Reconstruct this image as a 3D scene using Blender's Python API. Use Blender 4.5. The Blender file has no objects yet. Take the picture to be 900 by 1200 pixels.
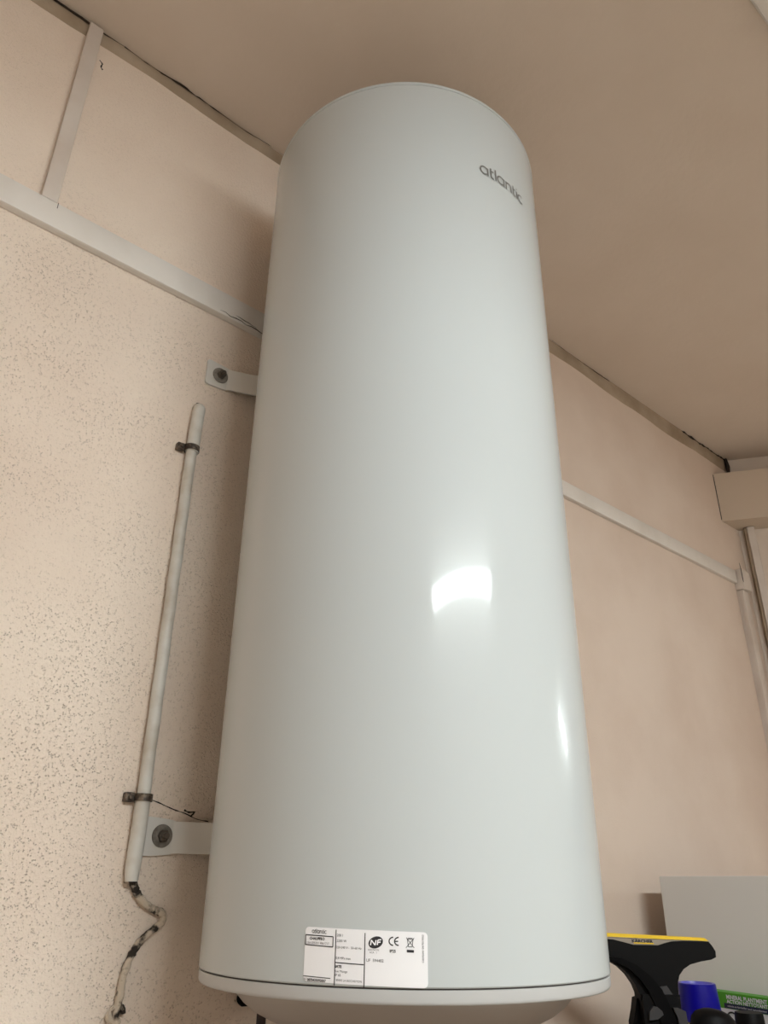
import bpy, bmesh, math, random
from mathutils import Vector, Matrix
random.seed(7)
S = bpy.context.scene
COL = S.collection
PI = math.pi
H = 1.30                       # height of the measuring origin above the floor

# ------------------------------------------------------------------ camera
cam_d = bpy.data.cameras.new('camera')
cam = bpy.data.objects.new('camera', cam_d); COL.objects.link(cam)
FPX = 910.65
cam_d.sensor_fit = 'HORIZONTAL'; cam_d.sensor_width = 36.0; cam_d.lens = 36.0 * FPX / 900.0
cam_d.clip_start = 0.02
r_ = Vector((0.7489, -0.6626, 0.0125)); u_ = Vector((-0.2977, -0.3195, 0.8996)); f_ = Vector((0.5921, 0.6774, 0.4365))
cam.matrix_world = Matrix(((r_.x, u_.x, -f_.x, -0.7799), (r_.y, u_.y, -f_.y, -1.1277), (r_.z, u_.z, -f_.z, 0.037 + H), (0, 0, 0, 1)))
S.camera = cam
# ------------------------------------------------------------------ world and exposure
wd = bpy.data.worlds.new('world'); S.world = wd; wd.use_nodes = True
wd.node_tree.nodes['Background'].inputs[0].default_value = (0.8, 0.85, 0.9, 1)
wd.node_tree.nodes['Background'].inputs[1].default_value = 0.0
S.view_settings.view_transform = 'Standard'; S.view_settings.look = 'None'
S.view_settings.gamma = 1.0; S.view_settings.use_curve_mapping = False
S.view_settings.exposure = 0.0
LAMP = 106.0                    # radiance of the opal lamp diffusers
LAMP_COL = (0.915, 1.0, 1.0)

# ------------------------------------------------------------------ materials
def srgb(r, g, b):
    f = lambda c: (c/255/12.92) if c/255 <= 0.04045 else ((c/255+0.055)/1.055)**2.4
    return (f(r), f(g), f(b), 1)
def mat(name, col, rough=0.5, metal=0.0, spec=0.5, coat=0.0, bump=None, vary=None):
    m = bpy.data.materials.new(name); m.use_nodes = True
    nt = m.node_tree; b = nt.nodes['Principled BSDF']
    b.inputs['Base Color'].default_value = col
    b.inputs['Roughness'].default_value = rough; b.inputs['Metallic'].default_value = metal
    b.inputs['Specular IOR Level'].default_value = spec
    b.inputs['Coat Weight'].default_value = coat
    tc = nt.nodes.new('ShaderNodeTexCoord')
    if vary:                                        # (scale, second colour, low, high)
        n = nt.nodes.new('ShaderNodeTexNoise'); n.inputs['Scale'].default_value = vary[0]; n.inputs['Detail'].default_value = 5
        rp = nt.nodes.new('ShaderNodeMapRange'); rp.inputs['From Min'].default_value = vary[2]; rp.inputs['From Max'].default_value = vary[3]
        mx = nt.nodes.new('ShaderNodeMix'); mx.data_type = 'RGBA'
        mx.inputs['A'].default_value = col; mx.inputs['B'].default_value = vary[1]
        nt.links.new(tc.outputs['Object'], n.inputs['Vector']); nt.links.new(n.outputs['Fac'], rp.inputs['Value'])
        nt.links.new(rp.outputs['Result'], mx.inputs['Factor']); nt.links.new(mx.outputs['Result'], b.inputs['Base Color'])
    if bump:                                        # (scale, distance)
        n = nt.nodes.new('ShaderNodeTexNoise'); n.inputs['Scale'].default_value = bump[0]; n.inputs['Detail'].default_value = 3
        bp = nt.nodes.new('ShaderNodeBump'); bp.inputs['Distance'].default_value = bump[1]; bp.inputs['Strength'].default_value = 1.0
        nt.links.new(tc.outputs['Object'], n.inputs['Vector']); nt.links.new(n.outputs['Fac'], bp.inputs['Height'])
        nt.links.new(bp.outputs['Normal'], b.inputs['Normal'])
    return m

def plaster(name, base, second, speck, fine=True):
    """painted rough plaster: large soft stains, fine relief and little dark pits in patches"""
    m = bpy.data.materials.new(name); m.use_nodes = True
    nt = m.node_tree; N = nt.nodes; L = nt.links; b = N['Principled BSDF']
    b.inputs['Roughness'].default_value = 0.82; b.inputs['Specular IOR Level'].default_value = 0.25
    tc = N.new('ShaderNodeTexCoord')
    def noise(scale, detail=4, rough=0.55):
        n = N.new('ShaderNodeTexNoise'); n.inputs['Scale'].default_value = scale; n.inputs['Detail'].default_value = detail
        n.inputs['Roughness'].default_value = rough; L.new(tc.outputs['Object'], n.inputs['Vector']); return n.outputs['Fac']
    def rng(x, a, c, lo=0.0, hi=1.0):
        r = N.new('ShaderNodeMapRange'); r.inputs['From Min'].default_value = a; r.inputs['From Max'].default_value = c
        r.inputs['To Min'].default_value = lo; r.inputs['To Max'].default_value = hi
        L.new(x, r.inputs['Value']); return r.outputs['Result']
    def mul(a, c):
        k = N.new('ShaderNodeMath'); k.operation = 'MULTIPLY'; L.new(a, k.inputs[0])
        if isinstance(c, float): k.inputs[1].default_value = c
        else: L.new(c, k.inputs[1])
        return k.outputs[0]
    def mix(f, a, c):
        k = N.new('ShaderNodeMix'); k.data_type = 'RGBA'; L.new(f, k.inputs['Factor'])
        for s, v in (('A', a), ('B', c)):
            if isinstance(v, tuple): k.inputs[s].default_value = v
            else: L.new(v, k.inputs[s])
        return k.outputs['Result']
    c0 = mix(rng(noise(2.3, 5), 0.38, 0.66), base, second)
    if fine:
        # pits: small voronoi cells, present where a mask noise is high
        v = N.new('ShaderNodeTexVoronoi'); v.inputs['Scale'].default_value = 330; v.inputs['Randomness'].default_value = 1
        L.new(tc.outputs['Object'], v.inputs['Vector'])
        dot = rng(v.outputs['Distance'], 0.46, 0.20)
        sel = rng(noise(140, 2), 0.46, 0.56)
        patch = rng(noise(6.5, 5, 0.65), 0.34, 0.62, 0.15, 1.0)
        sx = N.new('ShaderNodeSeparateXYZ'); L.new(tc.outputs['Object'], sx.inputs[0])
        side = rng(sx.outputs['X'], 0.1, -0.25, 0.12, 1.0)
        high = rng(sx.outputs['Z'], 1.18 + H, 0.95 + H, 0.3, 1.0)
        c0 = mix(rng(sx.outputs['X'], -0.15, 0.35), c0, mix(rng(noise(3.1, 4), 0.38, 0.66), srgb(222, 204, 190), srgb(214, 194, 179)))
        pit = mul(mul(mul(dot, sel), patch), mul(side, high))
        c0 = mix(mul(pit, 0.48), c0, speck)
        hgt = N.new('ShaderNodeMath'); hgt.operation = 'SUBTRACT'
        L.new(mul(noise(170, 4, 0.65), mul(side, 1.0)), hgt.inputs[0]); L.new(mul(pit, 0.6), hgt.inputs[1])
        h = hgt.outputs[0]
    else:
        h = noise(60, 5, 0.6)
    bp = N.new('ShaderNodeBump'); bp.inputs['Distance'].default_value = 0.0034 if fine else 0.0012
    bp.inputs['Strength'].default_value = 0.8
    L.new(h, bp.inputs['Height']); L.new(bp.outputs['Normal'], b.inputs['Normal'])
    L.new(c0, b.inputs['Base Color'])
    return m

M = {}
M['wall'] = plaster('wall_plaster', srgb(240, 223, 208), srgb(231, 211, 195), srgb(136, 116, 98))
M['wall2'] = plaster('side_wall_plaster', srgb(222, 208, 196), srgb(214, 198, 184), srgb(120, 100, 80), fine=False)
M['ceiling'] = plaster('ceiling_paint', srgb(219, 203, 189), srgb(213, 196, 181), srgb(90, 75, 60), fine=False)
M['floor'] = mat('floor_vinyl', srgb(214, 204, 192), 0.45, vary=(6, srgb(200, 188, 174), 0.35, 0.7))
M['dark_strip'] = mat('ceiling_shade_paint', srgb(176, 157, 137), 0.9, bump=(60, 0.002), vary=(9, srgb(154, 134, 113), 0.35, 0.65))  # darker tone for the shade painted under the ceiling
M['crack'] = mat('crack_dark', srgb(48, 36, 26), 0.95)
M['trunk'] = mat('trunking_plastic', srgb(226, 219, 213), 0.42, bump=(18, 0.0006), vary=(7, srgb(214, 205, 196), 0.4, 0.7))
M['trunk2'] = mat('trunking_painted_beige', srgb(215, 203, 194), 0.5, bump=(25, 0.0008), vary=(7, srgb(203, 188, 177), 0.4, 0.7))
M['pipe'] = mat('pipe_paint', srgb(212, 207, 200), 0.45, bump=(40, 0.0003), vary=(20, srgb(186, 174, 160), 0.4, 0.7))
M['cable'] = mat('cable_flaking_paint', srgb(200, 184, 166), 0.8, bump=(90, 0.002), vary=(38, srgb(44, 36, 30), 0.46, 0.54))
M['clip'] = mat('clip_metal_dark', srgb(62, 52, 46), 0.5, 0.4, vary=(120, srgb(120, 106, 92), 0.45, 0.6))
M['enamel'] = mat('heater_enamel', srgb(193, 197, 198), 0.22, spec=0.12, coat=0.28)
M['enamel'].node_tree.nodes['Principled BSDF'].inputs['Coat Roughness'].default_value = 0.06
M['cap'] = mat('heater_cap_plastic', srgb(188, 187, 187), 0.35)
M['cover'] = mat('heater_cover_plastic', srgb(166, 157, 150), 0.4)
M['gap'] = mat('seam_shadow_gap', srgb(70, 64, 60), 0.8)
M['bracket'] = mat('bracket_paint', srgb(216, 211, 205), 0.3)
M['washer'] = mat('washer_zinc', srgb(142, 135, 127), 0.5, 0.25, vary=(90, srgb(108, 100, 91), 0.4, 0.65))
M['bolt'] = mat('bolt_steel', srgb(96, 88, 80), 0.4, 0.5)
M['logo'] = mat('logo_grey', srgb(116, 114, 112), 0.4)
M['sticker'] = mat('sticker_paper', srgb(243, 241, 244), 0.45)
M['ink'] = mat('ink_black', srgb(40, 38, 42), 0.6)
M['ink2'] = mat('ink_grey', srgb(96, 94, 98), 0.6)
M['black'] = mat('black_plastic', srgb(11, 10, 11), 0.5, spec=0.12)
M['black2'] = mat('black_rubber', srgb(5, 4, 5), 0.6, spec=0.08)
M['darkgrey'] = mat('dark_grey_plastic', srgb(62, 60, 61), 0.45, spec=0.3)
M['yellow'] = mat('yellow_plastic', srgb(245, 205, 40), 0.4)
M['greystrip'] = mat('clear_grey_strip', srgb(158, 146, 132), 0.35)
M['blue'] = mat('blue_plastic', srgb(10, 4, 140), 0.35, spec=0.3)
M['bluerim'] = mat('blue_rim', srgb(104, 100, 196), 0.3)
M['cream'] = mat('cream_paint', srgb(226, 222, 170), 0.35)
M['green'] = mat('green_print', srgb(72, 152, 28), 0.5)
M['navy'] = mat('navy_print', srgb(22, 30, 62), 0.5)
M['white'] = mat('white_card', srgb(226, 226, 230), 0.5)
M['cabinet'] = mat('cabinet_paint', srgb(212, 207, 202), 0.45, bump=(30, 0.0004))
M['steel'] = mat('steel', srgb(150, 150, 150), 0.4, 0.8)
M['worktop'] = mat('worktop_wood', srgb(112, 84, 60), 0.5, vary=(14, srgb(86, 62, 44), 0.4, 0.6))
M['dark_pipe'] = mat('dark_insulated_pipe', srgb(40, 26, 24), 0.7)
M['lamphood'] = mat('lamp_hood_grey', srgb(70, 70, 70), 0.7, spec=0.1)
M['lampbody'] = mat('lamp_enamel', srgb(235, 235, 232), 0.4)
def emis(name, col, s):
    m = bpy.data.materials.new(name); m.use_nodes = True
    b = m.node_tree.nodes['Principled BSDF']
    b.inputs['Base Color'].default_value = (0.9, 0.9, 0.9, 1)
    b.inputs['Emission Color'].default_value = (*col, 1); b.inputs['Emission Strength'].default_value = s
    return m
M['tube'] = emis('opal_diffuser', LAMP_COL, LAMP)

# ------------------------------------------------------------------ helpers
def obj(name, bm, m, parent=None, smooth=False, sharp=0.6):
    me = bpy.data.meshes.new(name)
    bmesh.ops.recalc_face_normals(bm, faces=bm.faces[:])
    if smooth:
        for f in bm.faces: f.smooth = True
        for e in bm.edges:
            if len(e.link_faces) == 2 and e.calc_face_angle(0) > sharp: e.smooth = False
    bm.to_mesh(me); bm.free()
    o = bpy.data.objects.new(name, me); COL.objects.link(o)
    for k in (m if isinstance(m, (list, tuple)) else [m]): me.materials.append(M[k])
    if parent: o.parent = parent
    return o
def tag(o, label, cat, group=None):
    o['label'] = label; o['category'] = cat
    if group: o['group'] = group
    return o
def thing(name, label, cat, loc=(0, 0, 0), rotz=0.0, group=None):
    o = bpy.data.objects.new(name, None); COL.objects.link(o)
    o.location = loc; o.rotation_euler = (0, 0, rotz); o.empty_display_size = 0.05
    return tag(o, label, cat, group)
def struct(o, label=None):
    o['kind'] = 'structure'
    if label: o['label'] = label
    return o
def bx(bm, lo, hi, bev=0.0, seg=2, mtx=None):
    g = bmesh.ops.create_cube(bm, size=1.0)
    c = [(a+b)/2 for a, b in zip(lo, hi)]; s = [b-a for a, b in zip(lo, hi)]
    for v in g['verts']:
        v.co = Vector((c[0]+v.co.x*s[0], c[1]+v.co.y*s[1], c[2]+v.co.z*s[2]))
    vs = g['verts']
    if bev > 0:
        es = list({e for v in vs for e in v.link_edges})
        k = bmesh.ops.bevel(bm, geom=es, offset=bev, segments=seg, affect='EDGES', profile=0.5)
        vs = list({v for f in k['faces'] for v in f.verts} | {v for v in vs if v.is_valid})
    if mtx is not None:
        for v in vs: v.co = mtx @ v.co
def lathe(bm, prof, n=96, c=(0, 0), close=True):
    rings = []
    for r, z in prof:
        if r < 1e-6: rings.append([bm.verts.new((c[0], c[1], z))])
        else: rings.append([bm.verts.new((c[0]+r*math.cos(2*PI*i/n), c[1]+r*math.sin(2*PI*i/n), z)) for i in range(n)])
    for a, b in zip(rings, rings[1:]):
        for i in range(n):
            j = (i+1) % n
            if len(a) == 1 and len(b) == 1: continue
            if len(a) == 1: bm.faces.new((a[0], b[j], b[i]))
            elif len(b) == 1: bm.faces.new((a[i], a[j], b[0]))
            else: bm.faces.new((a[i], a[j], b[j], b[i]))
def tube(bm, pts, rad, n=12, squash=1.0, jitter=0.0):
    pts = [Vector(p) for p in pts]; rings = []
    for k, p in enumerate(pts):
        t = (pts[min(k+1, len(pts)-1)] - pts[max(k-1, 0)]).normalized()
        a = Vector((0, 1, 0)) if abs(t.y) < 0.9 else Vector((1, 0, 0))
        s = t.cross(a).normalized(); w = s.cross(t).normalized()
        rr = rad[k] if isinstance(rad, (list, tuple)) else rad
        rr *= 1 + random.uniform(-jitter, jitter)
        rings.append([bm.verts.new(p + s*rr*math.cos(2*PI*i/n) + w*rr*squash*math.sin(2*PI*i/n)) for i in range(n)])
    for a, b in zip(rings, rings[1:]):
        for i in range(n):
            j = (i+1) % n; bm.faces.new((a[i], a[j], b[j], b[i]))
    bm.faces.new(rings[0][::-1]); bm.faces.new(rings[-1])
def smooth_pts(pts, k=6):
    P = [Vector(p) for p in pts]; out = []
    for i in range(len(P)-1):
        p0, p1, p2, p3 = P[max(i-1, 0)], P[i], P[i+1], P[min(i+2, len(P)-1)]
        for j in range(k):
            t = j/k
            out.append(0.5*((2*p1)+(p2-p0)*t+(2*p0-5*p1+4*p2-p3)*t*t+(3*p1-p0-3*p2+p3)*t**3))
    out.append(P[-1]); return out
def prism(bm, poly, y0, y1):                     # polygon in x,z extruded along y
    a = [bm.verts.new((x, y0, z)) for x, z in poly]; b = [bm.verts.new((x, y1, z)) for x, z in poly]
    bm.faces.new(a); bm.faces.new(b[::-1])
    for i in range(len(poly)):
        j = (i+1) % len(poly); bm.faces.new((a[i], b[i], b[j], a[j]))
def text2d(s, size, align='LEFT', bold=0.0):
    """flat text as (verts, faces) in 2D"""
    cu = bpy.data.curves.new('t', 'FONT'); cu.body = s; cu.size = size; cu.align_x = align; cu.offset = bold
    cu.resolution_u = 3
    o = bpy.data.objects.new('t', cu); COL.objects.link(o)
    dg = bpy.context.evaluated_depsgraph_get(); dg.update()
    me = o.evaluated_get(dg).to_mesh()
    vs = [(v.co.x, v.co.y) for v in me.vertices]; fs = [tuple(p.vertices) for p in me.polygons]
    o.evaluated_get(dg).to_mesh_clear(); bpy.data.objects.remove(o); bpy.data.curves.remove(cu)
    return vs, fs
def stroke2d(pts, w, closed=False):
    n = len(pts); P = [Vector((p[0], p[1])) for p in pts]; vs = []; fs = []
    for i in range(n):
        a = P[(i-1) % n] if (closed or i > 0) else P[i]; b = P[(i+1) % n] if (closed or i < n-1) else P[i]
        t = (b-a).normalized(); q = Vector((-t.y, t.x))*w/2
        vs += [tuple(P[i]+q), tuple(P[i]-q)]
    for i in range(n if closed else n-1):
        j = (i+1) % n; fs.append((2*i, 2*i+1, 2*j+1, 2*j))
    return vs, fs
def arc(cx, cy, rx, ry, a0, a1, n=14):
    return [(cx+rx*math.cos(math.radians(a0+(a1-a0)*i/n)), cy+ry*math.sin(math.radians(a0+(a1-a0)*i/n))) for i in range(n+1)]
def add2d(bm, shape, fn, dx=0, dy=0):
    vs, fs = shape
    V = [bm.verts.new(fn(x+dx, y+dy)) for x, y in vs]
    for f in fs:
        try: bm.faces.new([V[i] for i in f])
        except ValueError: pass

# ================================================================== the room
Z = lambda z: z + H
ZC = 1.5786                       # ceiling
XL, XR, YF = -2.6, 10.0, -4.4
RW = Vector((math.cos(math.radians(57)), -math.sin(math.radians(57)), 0))   # direction of the angled right wall
RN = Vector((RW.y, -RW.x, 0))                                               # its normal into the room
RL = 0.75
p0 = Vector((1.99, 0, 0)); p1 = p0 + RW*RL

def quad(bm, *ps):
    bm.faces.new([bm.verts.new(p) for p in ps])
def grid_wall(bm, A, B, z0, z1, nx, nz):
    A = Vector(A); B = Vector(B); vs = []
    for i in range(nx+1):
        for k in range(nz+1):
            p = A.lerp(B, i/nx); vs.append(bm.verts.new((p.x, p.y, z0+(z1-z0)*k/nz)))
    for i in range(nx):
        for k in range(nz):
            a = i*(nz+1)+k; bm.faces.new((vs[a], vs[a+nz+1], vs[a+nz+2], vs[a+1]))
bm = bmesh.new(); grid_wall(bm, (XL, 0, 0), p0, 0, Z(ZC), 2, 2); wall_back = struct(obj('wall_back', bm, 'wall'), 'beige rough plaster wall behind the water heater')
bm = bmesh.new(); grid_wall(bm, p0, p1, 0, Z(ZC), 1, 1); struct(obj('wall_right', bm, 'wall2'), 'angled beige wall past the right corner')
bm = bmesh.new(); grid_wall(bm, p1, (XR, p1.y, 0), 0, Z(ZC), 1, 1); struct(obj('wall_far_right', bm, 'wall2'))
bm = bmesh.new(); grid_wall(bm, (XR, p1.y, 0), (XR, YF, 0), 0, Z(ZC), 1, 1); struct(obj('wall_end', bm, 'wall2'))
bm = bmesh.new(); grid_wall(bm, (XR, YF, 0), (XL, YF, 0), 0, Z(ZC), 1, 1); struct(obj('wall_front', bm, 'wall2'))
bm = bmesh.new(); grid_wall(bm, (XL, YF, 0), (XL, 0, 0), 0, Z(ZC), 1, 1); struct(obj('wall_left', bm, 'wall2'))
out = [(XL, 0), (p0.x, p0.y), (p1.x, p1.y), (XR, p1.y), (XR, YF), (XL, YF)]
bm = bmesh.new(); quad(bm, *[(x, y, 0) for x, y in out]); struct(obj('floor', bm, 'floor'), 'pale vinyl floor')
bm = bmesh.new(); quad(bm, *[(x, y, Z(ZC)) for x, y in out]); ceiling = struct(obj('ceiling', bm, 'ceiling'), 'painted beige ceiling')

# shade band under the ceiling, painted as a darker strip (uneven lower edge)
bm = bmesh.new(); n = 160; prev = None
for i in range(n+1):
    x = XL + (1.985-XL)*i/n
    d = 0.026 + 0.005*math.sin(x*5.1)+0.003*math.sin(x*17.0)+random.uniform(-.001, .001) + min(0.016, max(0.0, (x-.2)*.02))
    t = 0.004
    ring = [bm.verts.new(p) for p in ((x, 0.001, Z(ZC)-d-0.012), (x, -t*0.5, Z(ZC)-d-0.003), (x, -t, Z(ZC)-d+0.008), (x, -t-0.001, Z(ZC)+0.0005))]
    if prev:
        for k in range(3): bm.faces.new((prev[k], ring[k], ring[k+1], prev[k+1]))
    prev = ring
struct(obj('ceiling_shade_1', bm, 'dark_strip', smooth=True), 'darker strip painted as shade between wall and ceiling')

# cracks: thin dark irregular lines where the ceiling paint has parted from the wall
def crack(x0, x1, wmax, step=0.012, zoff=0.0, amp=0.004):
    bm = bmesh.new(); pts = []; x = x0; w = wmax*0.4; dz = 0
    while x < x1:
        dz = max(-amp, min(amp, dz + random.uniform(-.0022, .0022)))
        w = max(wmax*0.15, min(wmax, w + random.uniform(-.35, .35)*wmax))
        pts.append((Vector((x, -0.0075, Z(ZC)-0.003+zoff+dz)), w)); x += step*random.uniform(.6, 1.4)
    tube(bm, [p for p, w in pts], [w for p, w in pts], n=6)
    return obj('crack', bm, 'crack', wall_back)
crack(-1.1, -0.50, 0.0022); crack(-0.52, -0.10, 0.0028); crack(0.55, 1.2, 0.0012); crack(1.66, 1.985, 0.006, amp=0.012)
bm = bmesh.new(); tube(bm, [(1.975, -0.012, Z(ZC)-0.002), (1.978, -0.014, Z(1.54)), (1.976, -0.012, Z(1.505)), (1.98, -0.01, Z(1.48))], [0.006, 0.008, 0.006, 0.004], n=6)
obj('crack', bm, 'crack', wall_back)
def wall_crack(pts, w):
    bm = bmesh.new(); P = [Vector((x+random.uniform(-.0015, .0015), -0.0004, Z(z)+random.uniform(-.0015, .0015))) for x, z in pts]
    P = smooth_pts(P, 4)
    tube(bm, P, [w*random.uniform(.4, 1.2) for _ in P], n=5, squash=0.6); obj('crack', bm, 'crack', wall_back)
wall_crack([(-0.246, 0.151), (-0.225, 0.146), (-0.20, 0.139), (-0.18, 0.134), (-0.16, 0.129), (-0.14, 0.127)], 0.0009)
wall_crack([(-0.182, 0.140), (-0.174, 0.136), (-0.166, 0.139), (-0.17, 0.132)], 0.0018)
wall_crack([(-0.556, 1.505), (-0.551, 1.498), (-0.553, 1.49), (-0.548, 1.484)], 0.0016)

# boxed-in duct on the angled wall, just under the ceiling
b0 = Vector((1.863, 0, 0)); 
bm = bmesh.new()
a = [b0, b0+RW*5.30, p0+RW*5.30, p0]  # unseen length added to keep the far lamp off the upper wall
lo = [bm.verts.new((p.x, p.y-0.0005, Z(1.2745))) for p in a]; hi = [bm.verts.new((p.x, p.y-0.0005, Z(1.472))) for p in a]
bm.faces.new(lo); bm.faces.new(hi[::-1])
for i in range(4): j = (i+1) % 4; bm.faces.new((lo[i], hi[i], hi[j], lo[j]))
M['boxing'] = mat('boxing_paint', srgb(204, 186, 168), 0.7, bump=(30, 0.0008))
db = thing('duct_boxing', 'beige boxed-in beam starting in the right corner under the ceiling', 'duct cover', (1.9, -0.05, Z(1.2745)))
o = obj('box_panel', bm, 'boxing'); o.parent = db; o.matrix_parent_inverse = Matrix.Translation(db.location).inverted()
bm = bmesh.new()
tube(bm, [(b0.x-0.001, -0.001, Z(1.28)), (b0.x-0.001, -0.001, Z(1.38)), (b0.x-0.001, -0.001, Z(1.468))], 0.0016, n=6)
o = obj('joint_line', bm, 'gap', db); o.matrix_parent_inverse = Matrix.Translation(db.location).inverted()

# ================================================================== cable trunking
def trunking(name, label, lo, hi, m, axis, lid_gap=0.003, group='plastic cable trunking on the wall'):
    """U-shaped base against the wall (y=0) with a clip-on lid"""
    c = [(a+b)/2 for a, b in zip(lo, hi)]
    t = thing(name, label, 'cable trunking', (c[0], 0, lo[2]), 0, group)
    inv = Matrix.Translation(t.location).inverted()
    dpt = hi[1]-lo[1]
    bm = bmesh.new(); bx(bm, (lo[0]+.0008, lo[1]+dpt*0.35, lo[2]+.0008), (hi[0]-.0008, hi[1], hi[2]-.0008), 0.0008, 1)
    o = obj('base', bm, m, t); o.matrix_parent_inverse = inv
    bm = bmesh.new(); bx(bm, (lo[0], lo[1], lo[2]), (hi[0], lo[1]+dpt*0.62, hi[2]), 0.0018, 2)
    o = obj('lid', bm, m, t, smooth=True); o.matrix_parent_inverse = inv
    return t, inv
t, inv = trunking('cable_trunking', 'wide white horizontal cable trunking left of the water heater', (-1.6, -0.017, Z(1.041)), (0.30, 0.0, Z(1.0945)), 'trunk', 0)
bm = bmesh.new(); bx(bm, (-0.5655, -0.0176, Z(1.083)), (-0.5645, -0.016, Z(1.0948))); o = obj('joint_line', bm, 'gap', t); o.matrix_parent_inverse = inv
bm = bmesh.new()
tube(bm, [(-0.24+.012*i, -0.0172, Z(1.0475+.002*math.sin(i*2.2)-.0004*i)) for i in range(13)], [0.0002, .0006, .0009, .0012, .0008, .0005, .0011, .0014, .0009, .0013, .0008, .0006, .0002], n=5, squash=.5)
tube(bm, [(-0.205+.01*i, -0.0172, Z(1.054-.001*i+.001*math.sin(i*3))) for i in range(6)], [0.0002, .0008, .0012, .0009, .0005, .0002], n=5, squash=.5)
o = obj('paint_crack', bm, 'crack', t); o.matrix_parent_inverse = inv
trunking('cable_trunking', 'narrow vertical cable trunking rising from the wide trunking to the ceiling', (-0.593, -0.015, Z(1.0965)), (-0.566, 0.0, Z(1.572)), 'trunk2', 2)
trunking('cable_trunking', 'slim horizontal cable trunking on the wall right of the water heater', (0.32, -0.014, Z(1.0275)), (1.862, 0.0, Z(1.0745)), 'trunk', 0)
trunking('cable_trunking', 'vertical cable trunking running down beside the right corner', (1.868, -0.024, Z(-0.35)), (1.905, 0.0, Z(1.002)), 'trunk2', 2)
# elbow between the last two
t = thing('trunking_elbow', 'small loose corner piece joining the two trunkings at right', 'cable trunking', (1.885, 0, Z(1.005)))
inv = Matrix.Translation(t.location).inverted()
bm = bmesh.new(); bx(bm, (1.866, -0.032, Z(1.004)), (1.930, 0.0, Z(1.080)), 0.002, 2); o = obj('elbow_cover', bm, 'trunk2', t, smooth=True); o.matrix_parent_inverse = inv
bm = bmesh.new(); tube(bm, [(1.8655, -0.031, Z(1.10)), (1.8658, -0.0322, Z(1.078)), (1.8657, -0.0322, Z(1.04)), (1.867, -0.0322, Z(1.028))], [.0006, .0012, .0014, .0008], n=6); o = obj('joint_line', bm, 'gap', t); o.matrix_parent_inverse = inv
# squared upright in the corner on the angled wall
mt = Matrix.Translation(p0 + Vector((0, 0, H))) @ Matrix(((RW.x, -RN.x, 0, 0), (RW.y, -RN.y, 0, 0), (0, 0, 1, 0), (0, 0, 0, 1)))
up = thing('corner_upright', 'squared vertical batten in the right corner under the boxed-in duct', 'batten', (p0.x, p0.y, 0))
inv = Matrix.Translation(up.location).inverted()
bm = bmesh.new(); bx(bm, (0.024, -0.034, -H+0.001), (0.050, -0.001, 1.273), 0.0015, 1, mt); o = obj('batten', bm, 'trunk2', up); o.matrix_parent_inverse = inv
bm = bmesh.new(); bx(bm, (0.016, -0.026, -H+0.001), (0.024, -0.001, 1.273), 0, 1, mt); o = obj('back_strip', bm, 'dark_strip', up); o.matrix_parent_inverse = inv
# ceiling trunking (its corner shows at the top right)
t = thing('ceiling_trunking', 'white cable trunking crossing the ceiling at top right', 'cable trunking', (0.5, -0.94, Z(ZC)-0.02))
inv = Matrix.Translation(t.location).inverted()
bm = bmesh.new(); bx(bm, (-1.5, -0.975, Z(ZC)-0.006), (2.2, -0.898, Z(ZC)), 0.001, 1); o = obj('base', bm, 'trunk', t); o.matrix_parent_inverse = inv
bm = bmesh.new(); bx(bm, (-1.5, -0.972, Z(ZC)-0.018), (2.2, -0.903, Z(ZC)-0.005), 0.002, 2); o = obj('lid', bm, 'trunk', t, smooth=True); o.matrix_parent_inverse = inv

# ================================================================== painted conduit with clips, and the wavy cable below it
cp = thing('conduit_pipe', 'thin vertical pipe painted off-white, clipped to the wall left of the heater', 'pipe', (-0.2545, -0.012, Z(0.05)))
inv = Matrix.Translation(cp.location).inverted()
def part(name, bm, m, t, inv, **k):
    o = obj(name, bm, m, t, **k)
    if t.type == 'EMPTY': o.matrix_parent_inverse = inv      # sub-parts sit under parts whose frame is already the room's
    return o
X0, Y0 = -0.2565, -0.0125
bm = bmesh.new()
P = [(X0+0.0004*math.sin(i*1.7), Y0, Z(0.148+(0.725-0.148)*i/24)) for i in range(25)]
tube(bm, P, 0.0095, n=16, jitter=0.003); part('pipe', bm, 'pipe', cp, inv, smooth=True)
bm = bmesh.new(); tube(bm, [(X0-.0005, Y0, Z(0.042)), (X0-.001, Y0, Z(0.06)), (X0, Y0, Z(0.10)), (X0, Y0, Z(0.150))], [0.0088, .0105, .0108, .0108], n=16); part('lower_sleeve', bm, 'pipe', cp, inv, smooth=True)
bm = bmesh.new(); tube(bm, smooth_pts([(X0+.001, Y0, Z(0.722)), (X0+.002, Y0, Z(0.76)), (X0+.003, Y0, Z(0.800)), (X0+.005, Y0+.003, Z(0.815)), (X0+.007, Y0+.012, Z(0.820))], 4), 0.0112, n=16); part('upper_sleeve', bm, 'pipe', cp, inv, smooth=True)
bm = bmesh.new(); tube(bm, [(X0+.004+.0105*math.cos(a), -0.004, Z(0.822)+.0085*math.sin(a)) for a in [PI*(-.15+.75*i/9) for i in range(10)]], [.0005, .0025, .003, .0032, .003, .0026, .003, .002, .0015, .0005], n=6); part('hole_edge', bm, 'crack', cp, inv)
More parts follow.
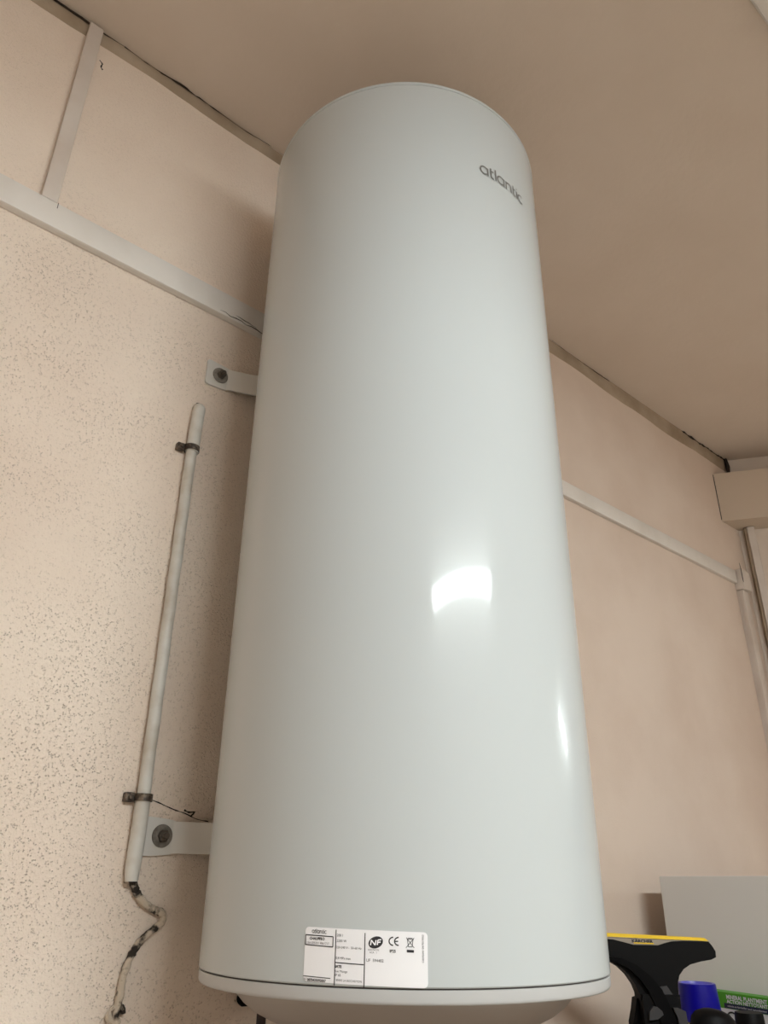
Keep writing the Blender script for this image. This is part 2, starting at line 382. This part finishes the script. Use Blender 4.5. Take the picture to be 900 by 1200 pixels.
for z in (0.729, 0.1505):
    bm = bmesh.new()
    lathe(bm, [(0.0118, Z(z)-.005), (0.0135, Z(z)-.005), (0.0135, Z(z)+.005), (0.0118, Z(z)+.005), (0.0118, Z(z)-.005)], 20, (X0, Y0))
    c = part('clip', bm, 'clip', cp, inv, smooth=True)
    bm = bmesh.new(); bx(bm, (X0-0.026, -0.012, Z(z)-.0065), (X0-0.0115, 0.0, Z(z)+.0065), 0.002, 2); part('clip_foot', bm, 'clip', c, inv)
    bm = bmesh.new(); tube(bm, [(X0-0.019, -0.011, Z(z)), (X0-0.019, -0.0165, Z(z))], 0.0035, n=8); part('screw', bm, 'clip', c, inv)
pts = [(-0.254, -.006, .046), (-0.247, -.006, .034), (-0.240, -.006, .024), (-0.228, -.006, .014), (-0.214, -.006, .007), (-0.202, -.006, .003), (-0.199, -.006, -.003), (-0.203, -.006, -.011), (-0.219, -.006, -.0225), (-0.230, -.006, -.033), (-0.238, -.006, -.045), (-0.244, -.006, -.060), (-0.247, -.006, -.076), (-0.2475, -.006, -.092), (-0.249, -.005, -.112), (-0.252, -.004, -.135), (-0.256, -.004, -.22)]
bm = bmesh.new(); tube(bm, smooth_pts([(x, y, Z(z)) for x, y, z in pts], 5), 0.0052, n=10, jitter=0.16)
ca = thing('wall_cable', 'wavy cable half buried in flaking paint below the thin pipe', 'cable', (-0.25, -0.006, Z(-0.22)))
inv = Matrix.Translation(ca.location).inverted(); part('cable', bm, 'cable', ca, inv, smooth=True)
bm = bmesh.new(); tube(bm, [(-0.2495+.010*math.cos(a), -.006, Z(-.1135)+.009*math.sin(a)) for a in [2*PI*i/14 for i in range(13)]], [random.uniform(.002, .005) for _ in range(13)], n=6); part('flaking_paint', bm, 'cable', ca, inv)

# ================================================================== the water heater
R, HC = 0.2565, (0.0, -0.285)
ZS, ZT = -0.0512, 1.3053
wh = thing('water_heater', 'tall white cylindrical water heater hung on the wall', 'water heater', (HC[0], HC[1], Z(ZS-0.07)))
wi = Matrix.Translation(wh.location).inverted()
def cyl(ang, z, off=0.0):                         # ang in degrees from the -Y direction towards +X
    a = math.radians(ang); return (HC[0]+(R+off)*math.sin(a), HC[1]-(R+off)*math.cos(a), Z(z))
bm = bmesh.new()
lathe(bm, [(R-.0055, Z(ZS)+.0005), (R-.0012, Z(ZS)+.0005), (R, Z(ZS)+.0018)] + [(R, Z(ZS+.0018+(ZT-.010-ZS-.0018)*i/6)) for i in range(1, 7)] + [(R-.0012, Z(ZT-.0087)), (R-.004, Z(ZT-.0085))], 192, HC)
part('tank_shell', bm, 'enamel', wh, wi, smooth=True)
bm = bmesh.new()
lathe(bm, [(R-.005, Z(ZT)-.0105), (R-.0025, Z(ZT)-.0085), (R+.0002, Z(ZT)-.0078), (R+.0008, Z(ZT)-.0045), (R-.0005, Z(ZT)-.001), (R-.004, Z(ZT)), (R-.02, Z(ZT)+.002), (R*.6, Z(ZT)+.018), (R*.25, Z(ZT)+.024), (0, Z(ZT)+.025)], 192, HC)
part('top_lid', bm, 'enamel', wh, wi, smooth=True)
bm = bmesh.new()
lathe(bm, [(R-.003, Z(ZS)+.001), (R-.003, Z(ZS)-.001), (R-.0008, Z(ZS)-.0012), (R-.001, Z(ZS)-.0105), (R-.0016, Z(ZS)-.0128), (R-.003, Z(ZS)-.0142), (R-.0055, Z(ZS)-.0145), (R-.04, Z(ZS)-.0145), (R-.045, Z(ZS)-.0145)], 192, HC)
part('bottom_cap', bm, 'cap', wh, wi, smooth=True, sharp=0.9)
bm = bmesh.new(); lathe(bm, [(R-.0028, Z(ZS)-.0016), (R-.0028, Z(ZS)+.0012)], 192, HC); part('seam', bm, 'gap', wh, wi)
bm = bmesh.new()
lathe(bm, [(.217, Z(ZS)-.0142), (.216, Z(ZS)-.018), (.209, Z(ZS)-.027), (.200, Z(ZS)-.036), (.188, Z(ZS)-.0445), (.172, Z(ZS)-.052), (.150, Z(ZS)-.058), (.10, Z(ZS)-.066), (.0, Z(ZS)-.07)], 128, HC)
part('access_cover', bm, 'cover', wh, wi, smooth=True, sharp=0.9)

# brackets: plate on the wall, strap curving forward to the shell, washer and bolt
for z, zh in ((0.909, 0.027), (0.1010, 0.026)):
    for s in (-1, 1):
        bm = bmesh.new()
        prof = [(s*0.2445, -0.0005), (s*0.2435, -0.0005), (s*0.241, -0.0005), (s*0.237, -0.0005), (s*0.205, -0.0005), (s*0.195, -0.003), (s*0.175, -0.011), (s*0.150, -0.022), (s*0.11, -0.052), (s*0.085, -0.075)]
        prof = [(q.x, q.y) for q in smooth_pts([(a_, b_, 0) for a_, b_ in prof], 4)]
        th = 0.004; rows = []
        for i, (x, y) in enumerate(prof):
            k = i/(len(prof)-1)
            h = zh if k < 0.35 else zh-0.0045*min(1, (k-.35)/.2)
            dd = abs(abs(x)-0.2445)
            if dd < 0.005: h = zh-0.005+math.sqrt(0.005**2-(0.005-dd)**2)
            rows.append([bm.verts.new((x, y-th, Z(z)-h)), bm.verts.new((x, y-th, Z(z)+h)), bm.verts.new((x, y, Z(z)+h)), bm.verts.new((x, y, Z(z)-h))])
        for a_, b_ in zip(rows, rows[1:]):
            for k in range(4): q = (k+1) % 4; bm.faces.new((a_[k], a_[q], b_[q], b_[k]))
        bm.faces.new(rows[0]); bm.faces.new(rows[-1][::-1])
        br = part('bracket', bm, 'bracket', wh, wi, smooth=True)
        xb, zb = s*0.216, Z(z+0.001)
        def disc(pr, m, name, n=28):
            bm = bmesh.new(); lathe(bm, pr, n)
            for v in bm.verts: v.co = Vector((xb+v.co.x, -0.0045-v.co.z, zb+v.co.y))
            return part(name, bm, m, br, wi, smooth=True, sharp=0.5)
        disc([(0.006, 0), (0.0155, 0), (0.0158, .001), (0.0155, .0024), (.0145, .003), (.006, .003)], 'washer', 'washer')
        disc([(0.0085, .0028), (0.0085, .0085), (.0075, .0095), (0, .0095)], 'bolt', 'nut', 6)
        disc([(0.0045, .009), (0.0045, .016), (.0038, .017), (0, .017)], 'bolt', 'stud', 12)

# logo letters: rounded single-storey lettering drawn as strokes
def logo_shapes():
    w = 0.175; sh = []; x = 0.0
    def a_(x):
        sh.append(stroke2d(arc(x+.42, .5, .42, .46, 55, 305, 22), w)); sh.append(stroke2d([(x+.72, .87), (x+.62, .90)], w))
        sh.append(stroke2d(arc(x+.42, .5, .40, .46, 40, 60, 3), w)); sh.append(stroke2d(arc(x+.42, .5, .40, .46, -60, -40, 3), w))
        sh.append(stroke2d([(x+.82, -.02), (x+.82, .95)], w)); return x+1.06
    def t_(x):
        sh.append(stroke2d([(x+.14, 1.22), (x+.14, .30)] + arc(x+.40, .28, .26, .26, 180, 280, 8), w)); sh.append(stroke2d([(x+.14, .86), (x+.46, .86)], w)); return x+.62
    def l_(x):
        sh.append(stroke2d([(x+.10, -.02), (x+.10, 1.40)], w)); return x+.34
    def n_(x):
        sh.append(stroke2d([(x+.10, -.02), (x+.10, .95)], w)); sh.append(stroke2d(arc(x+.44, .53, .34, .38, 165, 0, 14)+[(x+.78, -.02)], w)); return x+1.02
    def i_(x):
        sh.append(stroke2d([(x+.10, -.02), (x+.10, .95)], w)); sh.append(stroke2d([(x+.10, 1.14), (x+.10, 1.30)], w)); return x+.34
    def c_(x):
        sh.append(stroke2d(arc(x+.42, .47, .42, .46, 50, 310, 22), w)); return x+.78
    for f in (a_, t_, l_, a_, n_, t_, i_, c_): x = f(x)
    return sh, x
LG, LW = logo_shapes()
def put_logo(bm, fn, x0, y0, width):
    k = width/LW
    for vs, fs in LG: add2d(bm, ([(x*k, y*k) for x, y in vs], fs), fn, x0, y0)
RAD = math.degrees(1/R)
bm = bmesh.new(); put_logo(bm, lambda x, y: cyl(-13.0+x*RAD, 1.1185+y, 0.0008), 0, 0, 0.1075)
part('logo_lettering', bm, 'logo', wh, wi)['label'] = 'grey lettering'

# rating label
A0, LWID, LZ, LH = -66.0, 0.1285, -0.0475, 0.0485
def lab(off): return lambda x, y: cyl(A0+x*RAD, LZ+y - 0.0028*x/LWID*1.0 + 0.0, off)
bm = bmesh.new(); nx = 24
crn = .004; pts = [(crn*(1-math.cos(t)), LH-crn+crn*math.sin(t)) for t in [PI/2*i/4 for i in range(5)]]
cols = [p[0] for p in pts]; xs = cols + [crn+(LWID-2*crn)*i/nx for i in range(1, nx)] + [LWID-c_ for c_ in cols[::-1]]
def ymax(x):
    d = min(x, LWID-x)
    return LH if d >= crn else LH-crn+math.sqrt(max(0, crn*crn-(crn-d)**2))
fn = lab(0.0004)
top = [bm.verts.new(fn(x, ymax(x))) for x in xs]; bot = [bm.verts.new(fn(x, LH-ymax(x))) for x in xs]
for i in range(len(xs)-1): bm.faces.new((bot[i], bot[i+1], top[i+1], top[i]))
lb = part('rating_label', bm, 'sticker', wh, wi, smooth=True); lb['label'] = 'white rating sticker with black print'
FN = lab(0.0007)
def lpart(name, m, shapes):
    bm = bmesh.new()
    for sh, dx, dy in shapes: add2d(bm, sh, FN, dx, dy)
    o = part(name, bm, m, lb, wi)
    if name in ('printed_lines', 'printed_text'): o['kind'] = 'stuff'       # print too fine to pick apart
    return o
L2 = LH
u = LWID/723.0                   # one step of the label measured on the close-up (723 wide)
def px(x, y): return ((x-92)*u, LH-(y-72+ -0.02*(x-92))*u*0.86)
def seg(x0, y0, x1, y1, w):
    n = 8; return stroke2d([(px(x0+(x1-x0)*i/n, y0+(y1-y0)*i/n)) for i in range(n+1)], w*u)
lpart('printed_lines', 'ink', [(seg(287, 84, 287, 405, 5), 0, 0), (seg(459, 98, 459, 408, 5), 0, 0), (seg(92, 360, 262, 366, 4), 0, 0), (seg(287, 274, 455, 281, 5), 0, 0),
    (seg(96, 120, 270, 126, 5), 0, 0), (seg(96, 178, 270, 186, 5), 0, 0), (seg(97, 120, 97, 180, 5), 0, 0), (seg(270, 126, 270, 187, 5), 0, 0), (seg(697, 196, 737, 198, 13), 0, 0)])
bm = bmesh.new(); put_logo(bm, FN, *px(137, 108), 92*u); part('printed_logo', bm, 'ink', lb, wi)
def tx(s, x, y, h, m='ink', bold=0.0, align='LEFT'):
    X, Y = px(x, y); return (text2d(s, h*u, align, bold*u), X, Y)
lpart('printed_text', 'ink', [tx('CHAUFFEO', 122, 147, 19, bold=.6), tx('SATE', 286, 303, 18, bold=.8), tx('N\u00b0', 96, 384, 18), tx('0870435092057', 118, 387, 18, bold=.5),
    tx('IP25', 600, 206, 20, bold=.6)])
lpart('printed_text', 'ink2', [tx('15A 025201 4861717', 103, 172, 16.5), tx('200 l', 292, 123, 19), tx('2200 W', 292, 155, 18), tx('220-240 V~  50-60 Hz', 290, 192, 16.5), tx('0,8 MPa max', 290, 254, 17),
    tx('Rue Monge', 284, 329, 17), tx('BP 65', 284, 351, 17), tx('F 85002 LA ROCHE/YON', 284, 379, 15), tx('UF  594402', 468, 262, 21), tx('ELECTRICITE', 478, 198, 11), tx('ACA   1', 486, 214, 13)])
# NF oval, CE mark, crossed bin
ov = [px(521+41*math.cos(a)*1.0+3*math.sin(a), 151-35*math.sin(a)-5*math.cos(a)) for a in [2*PI*i/36 for i in range(36)]]
lpart('certification_mark', 'ink', [((ov, [tuple(range(36))]), 0, 0)])
FN = lab(0.0009); bm = bmesh.new()
for pl in ([(492, 168), (496, 138)], [(496, 138), (518, 167)], [(518, 167), (523, 137)], [(530, 166), (534, 136)], [(534, 137), (553, 134)], [(532, 151), (549, 148)]):
    add2d(bm, stroke2d([px(*q) for q in pl], 6.5*u), FN)
part('certification_letters', bm, 'sticker', lb, wi)
FN = lab(0.0007)
cex = lambda cx, a0, a1: stroke2d([px(cx+23*math.cos(math.radians(a)), 142-23*math.sin(math.radians(a))) for a in range(a0, a1+1, 10)], 6.5*u)
lpart('conformity_mark', 'ink', [(cex(620, 90, 270), 0, 0), (cex(651, 90, 270), 0, 0), (stroke2d([px(630, 142), px(648, 142)], 6*u), 0, 0)])
bl = lambda *q: (stroke2d([px(*p) for p in q], 3.2*u), 0, 0)
lpart('crossed_bin_symbol', 'ink', [bl((694, 119), (738, 178)), bl((738, 121), (692, 178)), bl((700, 129), (706, 172)), bl((706, 172), (727, 172)), bl((727, 172), (732, 129)), bl((697, 128), (735, 128)), bl((703, 122), (729, 122))])
vs, fs = text2d('C0592041 04/7019903', 15*u)
X, Y = px(793, 262)
bm = bmesh.new(); add2d(bm, ([(-y, x) for x, y in vs], fs), FN, X, Y); part('printed_side_code', bm, 'ink2', lb, wi)

# pipes and cable under the heater
def single(name, label, cat, bm, m, loc, pname, grp=None):
    t = thing(name, label, cat, loc, 0, grp); part(pname, bm, m, t, Matrix.Translation(t.location).inverted(), smooth=True); return t
bm = bmesh.new(); tube(bm, smooth_pts([(-0.124, -0.155, Z(-0.094)), (-0.124, -0.155, Z(-0.16)), (-0.124, -0.155, Z(-0.3)), (-0.124, -0.155, Z(-0.384))], 4), 0.006, n=12)
single('water_pipe', 'thin dark pipe going down under the left of the heater', 'pipe', bm, 'dark_pipe', (-.124, -.155, Z(-.384)), 'pipe', 'dark pipes under the heater')
bm = bmesh.new(); tube(bm, smooth_pts([(-0.080, -0.16, Z(-0.104)), (-0.080, -0.16, Z(-0.17)), (-0.08, -0.16, Z(-0.3)), (-0.08, -0.16, Z(-0.384))], 4), 0.012, n=14)
single('water_pipe', 'thicker dark pipe going down under the heater beside the thin one', 'pipe', bm, 'dark_pipe', (-.08, -.16, Z(-.384)), 'pipe', 'dark pipes under the heater')
bm = bmesh.new(); tube(bm, smooth_pts([(-0.02, -0.008, Z(-0.104)), (-0.05, -0.008, Z(-0.1035)), (-0.0625, -0.008, Z(-0.1055)), (-0.0600, -0.008, Z(-0.1115)), (-0.045, -0.008, Z(-0.1125)), (0.06, -0.008, Z(-0.114)), (0.10, -0.008, Z(-0.13)), (0.11, -0.008, Z(-0.2)), (0.11, -0.008, Z(-0.384))], 5), 0.0055, n=10)
single('power_cable', 'black power cable peeking out beneath the left of the heater', 'cable', bm, 'black2', (.11, -.008, Z(-.384)), 'cable')

# ================================================================== cabinet and workbench at the right
CX0, CX1, CY1, CY0 = 0.985, 1.585, -0.078, -0.66
CT = 0.0715
cb = thing('storage_cabinet', 'light grey cabinet standing away from the wall at lower right', 'cabinet', ((CX0+CX1)/2, (CY0+CY1)/2, 0))
ci = Matrix.Translation(cb.location).inverted()
bm = bmesh.new(); bx(bm, (CX0, CY0+.022, 0.06), (CX1, CY1, Z(CT)), 0.0015, 1); part('carcass', bm, 'cabinet', cb, ci)
bm = bmesh.new(); bx(bm, (CX0+.02, CY0+.05, 0.0), (CX1-.02, CY1-.01, 0.06)); part('plinth', bm, 'darkgrey', cb, ci)
for k, (xa, xb) in enumerate(((CX0+.002, (CX0+CX1)/2-.002), ((CX0+CX1)/2+.002, CX1-.002))):
    bm = bmesh.new(); bx(bm, (xa, CY0, 0.065), (xb, CY0+.02, Z(CT)-.003), 0.002, 2); d = part('door', bm, 'cabinet', cb, ci)
    xh = xb-.03 if k == 0 else xa+.03
    bm = bmesh.new(); tube(bm, [(xh, CY0, .8), (xh, CY0-.025, .8), (xh, CY0-.025, .95), (xh, CY0, .95)], .005, n=8); part('handle', bm, 'steel', d, ci)
WT = -0.385
wb = thing('workbench', 'unseen brown wooden workbench along the wall, widened under the heater to darken its underside', 'table', (0.30, -0.32, 0))
bi = Matrix.Translation(wb.location).inverted()
bm = bmesh.new(); bx(bm, (-0.36, -0.62, Z(WT)-.032), (0.975, -0.02, Z(WT)), 0.003, 2); part('tabletop', bm, 'worktop', wb, bi)  # out of view; widened under the heater to darken its underside
for x in (-0.33, 0.915):
    for y in (-0.59, -0.08):
        bm = bmesh.new(); bx(bm, (x, y, 0.0), (x+.03, y+.03, Z(WT)-.032), .002, 1); part('leg', bm, 'steel', wb, bi)
bm = bmesh.new(); bx(bm, (-0.30, -0.585, Z(WT)-.075), (0.915, -0.565, Z(WT)-.032)); part('apron', bm, 'steel', wb, bi)

# white box added out of view at left, to reflect in the heater
mb = thing('reflection_box', 'unseen white wall box added at left for a reflection', 'wall box', (-0.975, -0.03, Z(-0.12)))
mi = Matrix.Translation(mb.location).inverted()
bm = bmesh.new(); bx(bm, (-1.06, -0.05, Z(-0.12)), (-0.90, 0.0, Z(0.49)), 0.004, 2); part('housing', bm, 'lampbody', mb, mi)
bm = bmesh.new(); bx(bm, (-1.05, -0.058, Z(-0.11)), (-0.91, -0.05, Z(0.48)), 0.003, 2); part('door', bm, 'lampbody', mb, mi)

# ------------------------------------------------------------------ window vacuum squeegee
sq = thing('window_vacuum', 'black window vacuum with yellow squeegee edge standing beside the heater', 'window vacuum', (0.641, -0.240, Z(WT)), math.atan2(-0.6626, 0.7489))
# local: x along the blade, y away from the viewer, z up; measured from the close-up
kx, kz = 0.00142, 0.00131
zt = -0.0360 - WT                        # blade height above the bench
def q(x, y): return ((x-760.5)*kx, zt + (1100-y)*kz)
def bevel_all(bm, off, seg=2):
    es = [e for e in bm.edges if len(e.link_faces) == 2 and e.calc_face_angle(0) > 0.35]
    bmesh.ops.bevel(bm, geom=es, offset=off, segments=seg, affect='EDGES', profile=0.5, clamp_overlap=True)
    bmesh.ops.triangulate(bm, faces=[f for f in bm.faces if len(f.verts) > 4])
# nozzle head: wide flat black shape that necks into the handle
right = [(836, 1103.5), (840, 1109), (843, 1115), (842.5, 1122), (836, 1125), (822, 1127.5), (809, 1131), (800, 1136.5), (793.5, 1144), (790.5, 1153), (789.5, 1165), (789, 1180)]
left = [(743.5, 1180), (742, 1168), (738, 1156), (731, 1145), (722, 1136), (711, 1129.5), (695, 1125), (678, 1123), (673, 1119), (673, 1112), (677, 1105), (682, 1101)]
topp = [(700, 1101.5), (716, 1102.5), (727, 1105), (741, 1108.5), (772, 1108.8), (781, 1106), (790, 1103.8), (804, 1103)]
poly = [q(*p_) for p_ in left + topp + right]
bm = bmesh.new(); prism(bm, poly, -0.016, 0.016); bevel_all(bm, 0.003)
part_ = lambda n, bm, m, par=sq, **k: obj(n, bm, m, par, **k)
head = part_('nozzle_head', bm, 'black', smooth=True)
# blade strip (grey), yellow edge, name
bm = bmesh.new(); prism(bm, [q(677, 1099.5), q(840, 1103.6), q(806, 1104.5), q(790, 1105), q(781, 1107.2), q(772, 1109.8), q(741, 1109.5), q(727, 1106.3), q(716, 1104), q(700, 1103)], -0.013, 0.010); part_('blade_holder', bm, 'greystrip')
bm = bmesh.new(); prism(bm, [q(672, 1093.6), q(832, 1099.2), q(837, 1103), q(672, 1098.2)], -0.014, 0.006); part_('squeegee_edge', bm, 'yellow')
vs, fs = text2d('K\u00c4RCHER', 0.0085, 'LEFT', 0.0004)
wtx = max(v[0] for v in vs)
bm = bmesh.new(); ox, oz = q(739.5, 1105.3); sx_ = 27*kx/wtx
for_ = lambda x, y: (x, -0.0135, y)
add2d(bm, ([(x*sx_, y*.8) for x, y in vs], fs), lambda x, y: (ox+x, -0.0137, oz+y-.0005-(x*.02))); part_('name_lettering', bm, 'ink')
bm = bmesh.new(); prism(bm, [q(742, 1104.0+1.6), q(767, 1104.6+1.6), q(767, 1106.8+.8), q(742, 1106.2+.8)], -0.0142, -0.012); part_('name_underline', bm, 'yellow')
# handle body: continues down to the bench
bm = bmesh.new()
prism(bm, [q(743.8, 1166), q(789.6, 1166), q(789, 1190), q(790, 1225), q(800, 1262), q(803, 1300), (0.085, 0.004), (0.078, 0.0), (-0.035, 0.0), (-0.04, 0.006), q(736, 1290), q(739, 1240), q(743, 1200)], -0.022, 0.028); bevel_all(bm, 0.006, 3)
part_('handle_body', bm, 'black', smooth=True)
# curved rib on the front that sweeps from the left of the nozzle into the handle
def ribbon3(pa, pb, y0, y1):
    bm = bmesh.new(); poly = [q(*p_) for p_ in pa] + [q(*p_) for p_ in pb[::-1]]; prism(bm, poly, y0, y1); bevel_all(bm, 0.0015, 1); return bm
bm = ribbon3([(706, 1127), (718, 1130), (731, 1137), (743, 1149), (752, 1163), (758, 1180), (762, 1200), (764, 1230)], [(706, 1122), (722, 1124), (740, 1132), (756, 1145), (768, 1160), (775, 1178), (781, 1200), (784, 1230)], -0.026, -0.010)
part_('front_rib', bm, 'black2', smooth=True)
bm = ribbon3([(764, 1158), (769, 1170), (776, 1178.5)], [(776, 1156), (782, 1166), (785, 1178)], -0.0175, -0.012); part_('grey_inlay', bm, 'darkgrey', smooth=True)
bm = ribbon3([(778, 1180), (782, 1190), (784, 1205), (785, 1230)], [(784, 1180), (793, 1184), (793.5, 1205), (794, 1230)], -0.0285, -0.012); part_('grey_inlay', bm, 'darkgrey', smooth=True)
bm = ribbon3([(747.5, 1194), (749, 1184), (754, 1178.5), (759, 1179.5)], [(748, 1194.5), (758, 1193), (765, 1188), (764, 1184)], -0.030, -0.015); part_('power_button', bm, 'darkgrey', smooth=True)
bm = bmesh.new(); prism(bm, [q(743.5, 1172), q(740.5, 1173), q(737.5, 1186), q(733, 1201), q(734, 1228), q(744, 1240)], 0.0, 0.03); bevel_all(bm, 0.002, 1); part_('water_tank', bm, 'black2', smooth=True)

# ------------------------------------------------------------------ spray can with blue cap
cxy = (0.842, -0.214); zc = -0.1195
sc = thing('spray_can', 'cream spray can with a tall blue cap behind the window vacuum', 'spray can', (cxy[0], cxy[1], Z(WT)))
zz = zc - WT
bm = bmesh.new(); lathe(bm, [(0, 0), (.031, 0), (.0325, .003), (.036, zz-.070), (.036, zz-.064), (.026, zz-.062), (0, zz-.062)], 40); obj('can_body', bm, 'cream', sc, smooth=True)
bm = bmesh.new(); lathe(bm, [(.0392, zz-.062), (.0396, zz-.060), (.0350, zz-.001), (.0340, zz)], 48); obj('cap', bm, 'blue', sc, smooth=True)
bm = bmesh.new(); lathe(bm, [(.0342, zz-.0006), (.0335, zz+.0006), (.0300, zz+.0004), (.0290, zz-.003), (.0285, zz-.012), (0, zz-.013)], 48); obj('cap_rim', bm, 'bluerim', sc, smooth=True)

# ------------------------------------------------------------------ green and white carton against the cabinet
A = Vector((0.949, -0.165, 0)); B = Vector((0.909, -0.320, 0)); dv = (B-A).normalized()
ct = thing('carton', 'green and white printed carton standing between the can and the cabinet', 'carton', (A.x, A.y, Z(WT)), math.atan2(dv.y, dv.x))
hc = -0.140 - WT; wc = 0.225
bm = bmesh.new(); bx(bm, (-0.008, 0.0, 0), (wc, 0.030, hc), .0008, 1); obj('box', bm, 'white', ct)
bm = bmesh.new(); bx(bm, (-0.0084, -0.0004, hc-.028), (wc+.0004, 0.0304, hc+.0004), .0008, 1); obj('green_band', bm, 'green', ct)
cfn = lambda o_: (lambda x, y: (x, -o_, y))
bm = bmesh.new(); add2d(bm, stroke2d([(0.052, hc-.0225), (0.160, hc-.0225)], .0085), cfn(.0008)); obj('navy_stripe', bm, 'navy', ct)
bm = bmesh.new()
for s_, y_, h_ in (('MINERAL PLANTMENT', hc-.0105, .0098), ('ACTION NETTOYANT', hc-.0175, .0082)):
    vs, fs = text2d(s_, h_, 'LEFT', .0003); k = .096/max(v[0] for v in vs)
    add2d(bm, ([(x*k, y) for x, y in vs], fs), cfn(.0010), .060, y_)
vs, fs = text2d('nettoie et fait briller tout naturellement', .0045); k = .092/max(v[0] for v in vs)
add2d(bm, ([(x*k, y) for x, y in vs], fs), cfn(.0012), .060, hc-.0240)
obj('printed_text', bm, 'white', ct)
bm = bmesh.new()
add2d(bm, stroke2d([(.056, hc-.044)]+arc(.068, hc-.042, .012, .009, 160, -80, 12)+[(.064, hc-.054), (.078, hc-.062)], .0030), cfn(.0008))
add2d(bm, stroke2d(arc(.090, hc-.054, .006, .006, 0, 330, 12), .0026), cfn(.0008))
obj('script_print', bm, 'ink', ct)

# ------------------------------------------------------------------ two black bottles in front
kb = thing('black_bottle', 'black round-shouldered plastic bottle in front of the blue cap', 'bottle', (0.594, -0.374, Z(WT)), math.atan2(-0.6626, 0.7489))
hb = -0.129 - WT
bm = bmesh.new(); n = 40
prof = [(0, 0), (.96, 0), (1, .01), (1, hb-.035), (.97, hb-.022), (.88, hb-.011), (.70, hb-.004), (.4, hb-.0005), (0, hb)]
lathe(bm, prof, n)
for v in bm.verts:
    v.co.x *= .038; v.co.y *= .028
    v.co.z -= max(0, v.co.x)*0.16*(v.co.z/hb)
obj('bottle_body', bm, 'black', kb, smooth=True)
bm = bmesh.new(); lathe(bm, [(1.002, hb*.35), (1.012, hb*.36), (1.012, hb*.64), (1.002, hb*.65)], n)
for v in bm.verts:
    v.co.x *= .038; v.co.y *= .028
    v.co.z -= max(0, v.co.x)*0.16*(v.co.z/hb)
obj('grip_band', bm, 'darkgrey', kb, smooth=True)
kt = thing('black_cap_bottle', 'bottle with straight black cap in front of the carton', 'bottle', (0.810, -0.326, Z(WT)))
ht = -0.1545 - WT
bm = bmesh.new(); lathe(bm, [(0, 0), (.032, 0), (.034, .004), (.034, ht-.085), (.030, ht-.068), (.022, ht-.058), (.021, ht-.052), (0, ht-.052)], 36); obj('bottle_body', bm, 'white', kt, smooth=True)
bm = bmesh.new(); lathe(bm, [(.0268, ht-.056), (.0272, ht-.054), (.0240, ht-.002), (.0232, ht), (.010, ht), (0, ht)], 36); obj('cap', bm, 'black', kt, smooth=True)

# ================================================================== fluorescent lights hanging in a row behind the viewer
LY, LZ_ = -2.27, 1.02
def lamp(x, label):
    t = thing('fluorescent_light', label, 'light', (x, LY, Z(LZ_)), 0, 'hanging fluorescent lights')
    bm = bmesh.new()
    pr = [(-.125, .030), (-.12, .034), (-.06, .050), (-.06, .075), (.06, .075), (.06, .050), (.12, .034), (.125, .030), (.06, .044), (-.06, .044)]
    a = [bm.verts.new((-.68, y, z)) for y, z in pr]; b = [bm.verts.new((.68, y, z)) for y, z in pr]
    bm.faces.new(a); bm.faces.new(b[::-1])
    for i in range(len(pr)): j = (i+1) % len(pr); bm.faces.new((a[i], b[i], b[j], a[j]))
    obj('hood', bm, 'lamphood', t)
    pr = [(.068*math.cos(a), .040-.056*math.sin(a)) for a in [PI*i/6 for i in range(7)]]
    bm = bmesh.new(); a = [bm.verts.new((-.65, y, z)) for y, z in pr]; b = [bm.verts.new((.65, y, z)) for y, z in pr]
    bm.faces.new(a); bm.faces.new(b[::-1])
    for i in range(len(pr)): j = (i+1) % len(pr); bm.faces.new((a[i], b[i], b[j], a[j]))
    obj('diffuser', bm, 'tube', t, smooth=True)
    for s in (-1, 1):
        bm = bmesh.new(); bx(bm, (s*.661-.010, -.07, -.018), (s*.661+.010, .07, .046), .002, 1); obj('end_cap', bm, 'lampbody', t)
        bm = bmesh.new(); tube(bm, [(s*.45, 0, .074), (s*.45, 0, ZC-LZ_)], .003, n=6); obj('suspension_rod', bm, 'steel', t)
    return t
lamp(-0.30, 'opal strip light hanging in front of the heater')
lamp(4.35, 'opal strip light hanging further right in the row')
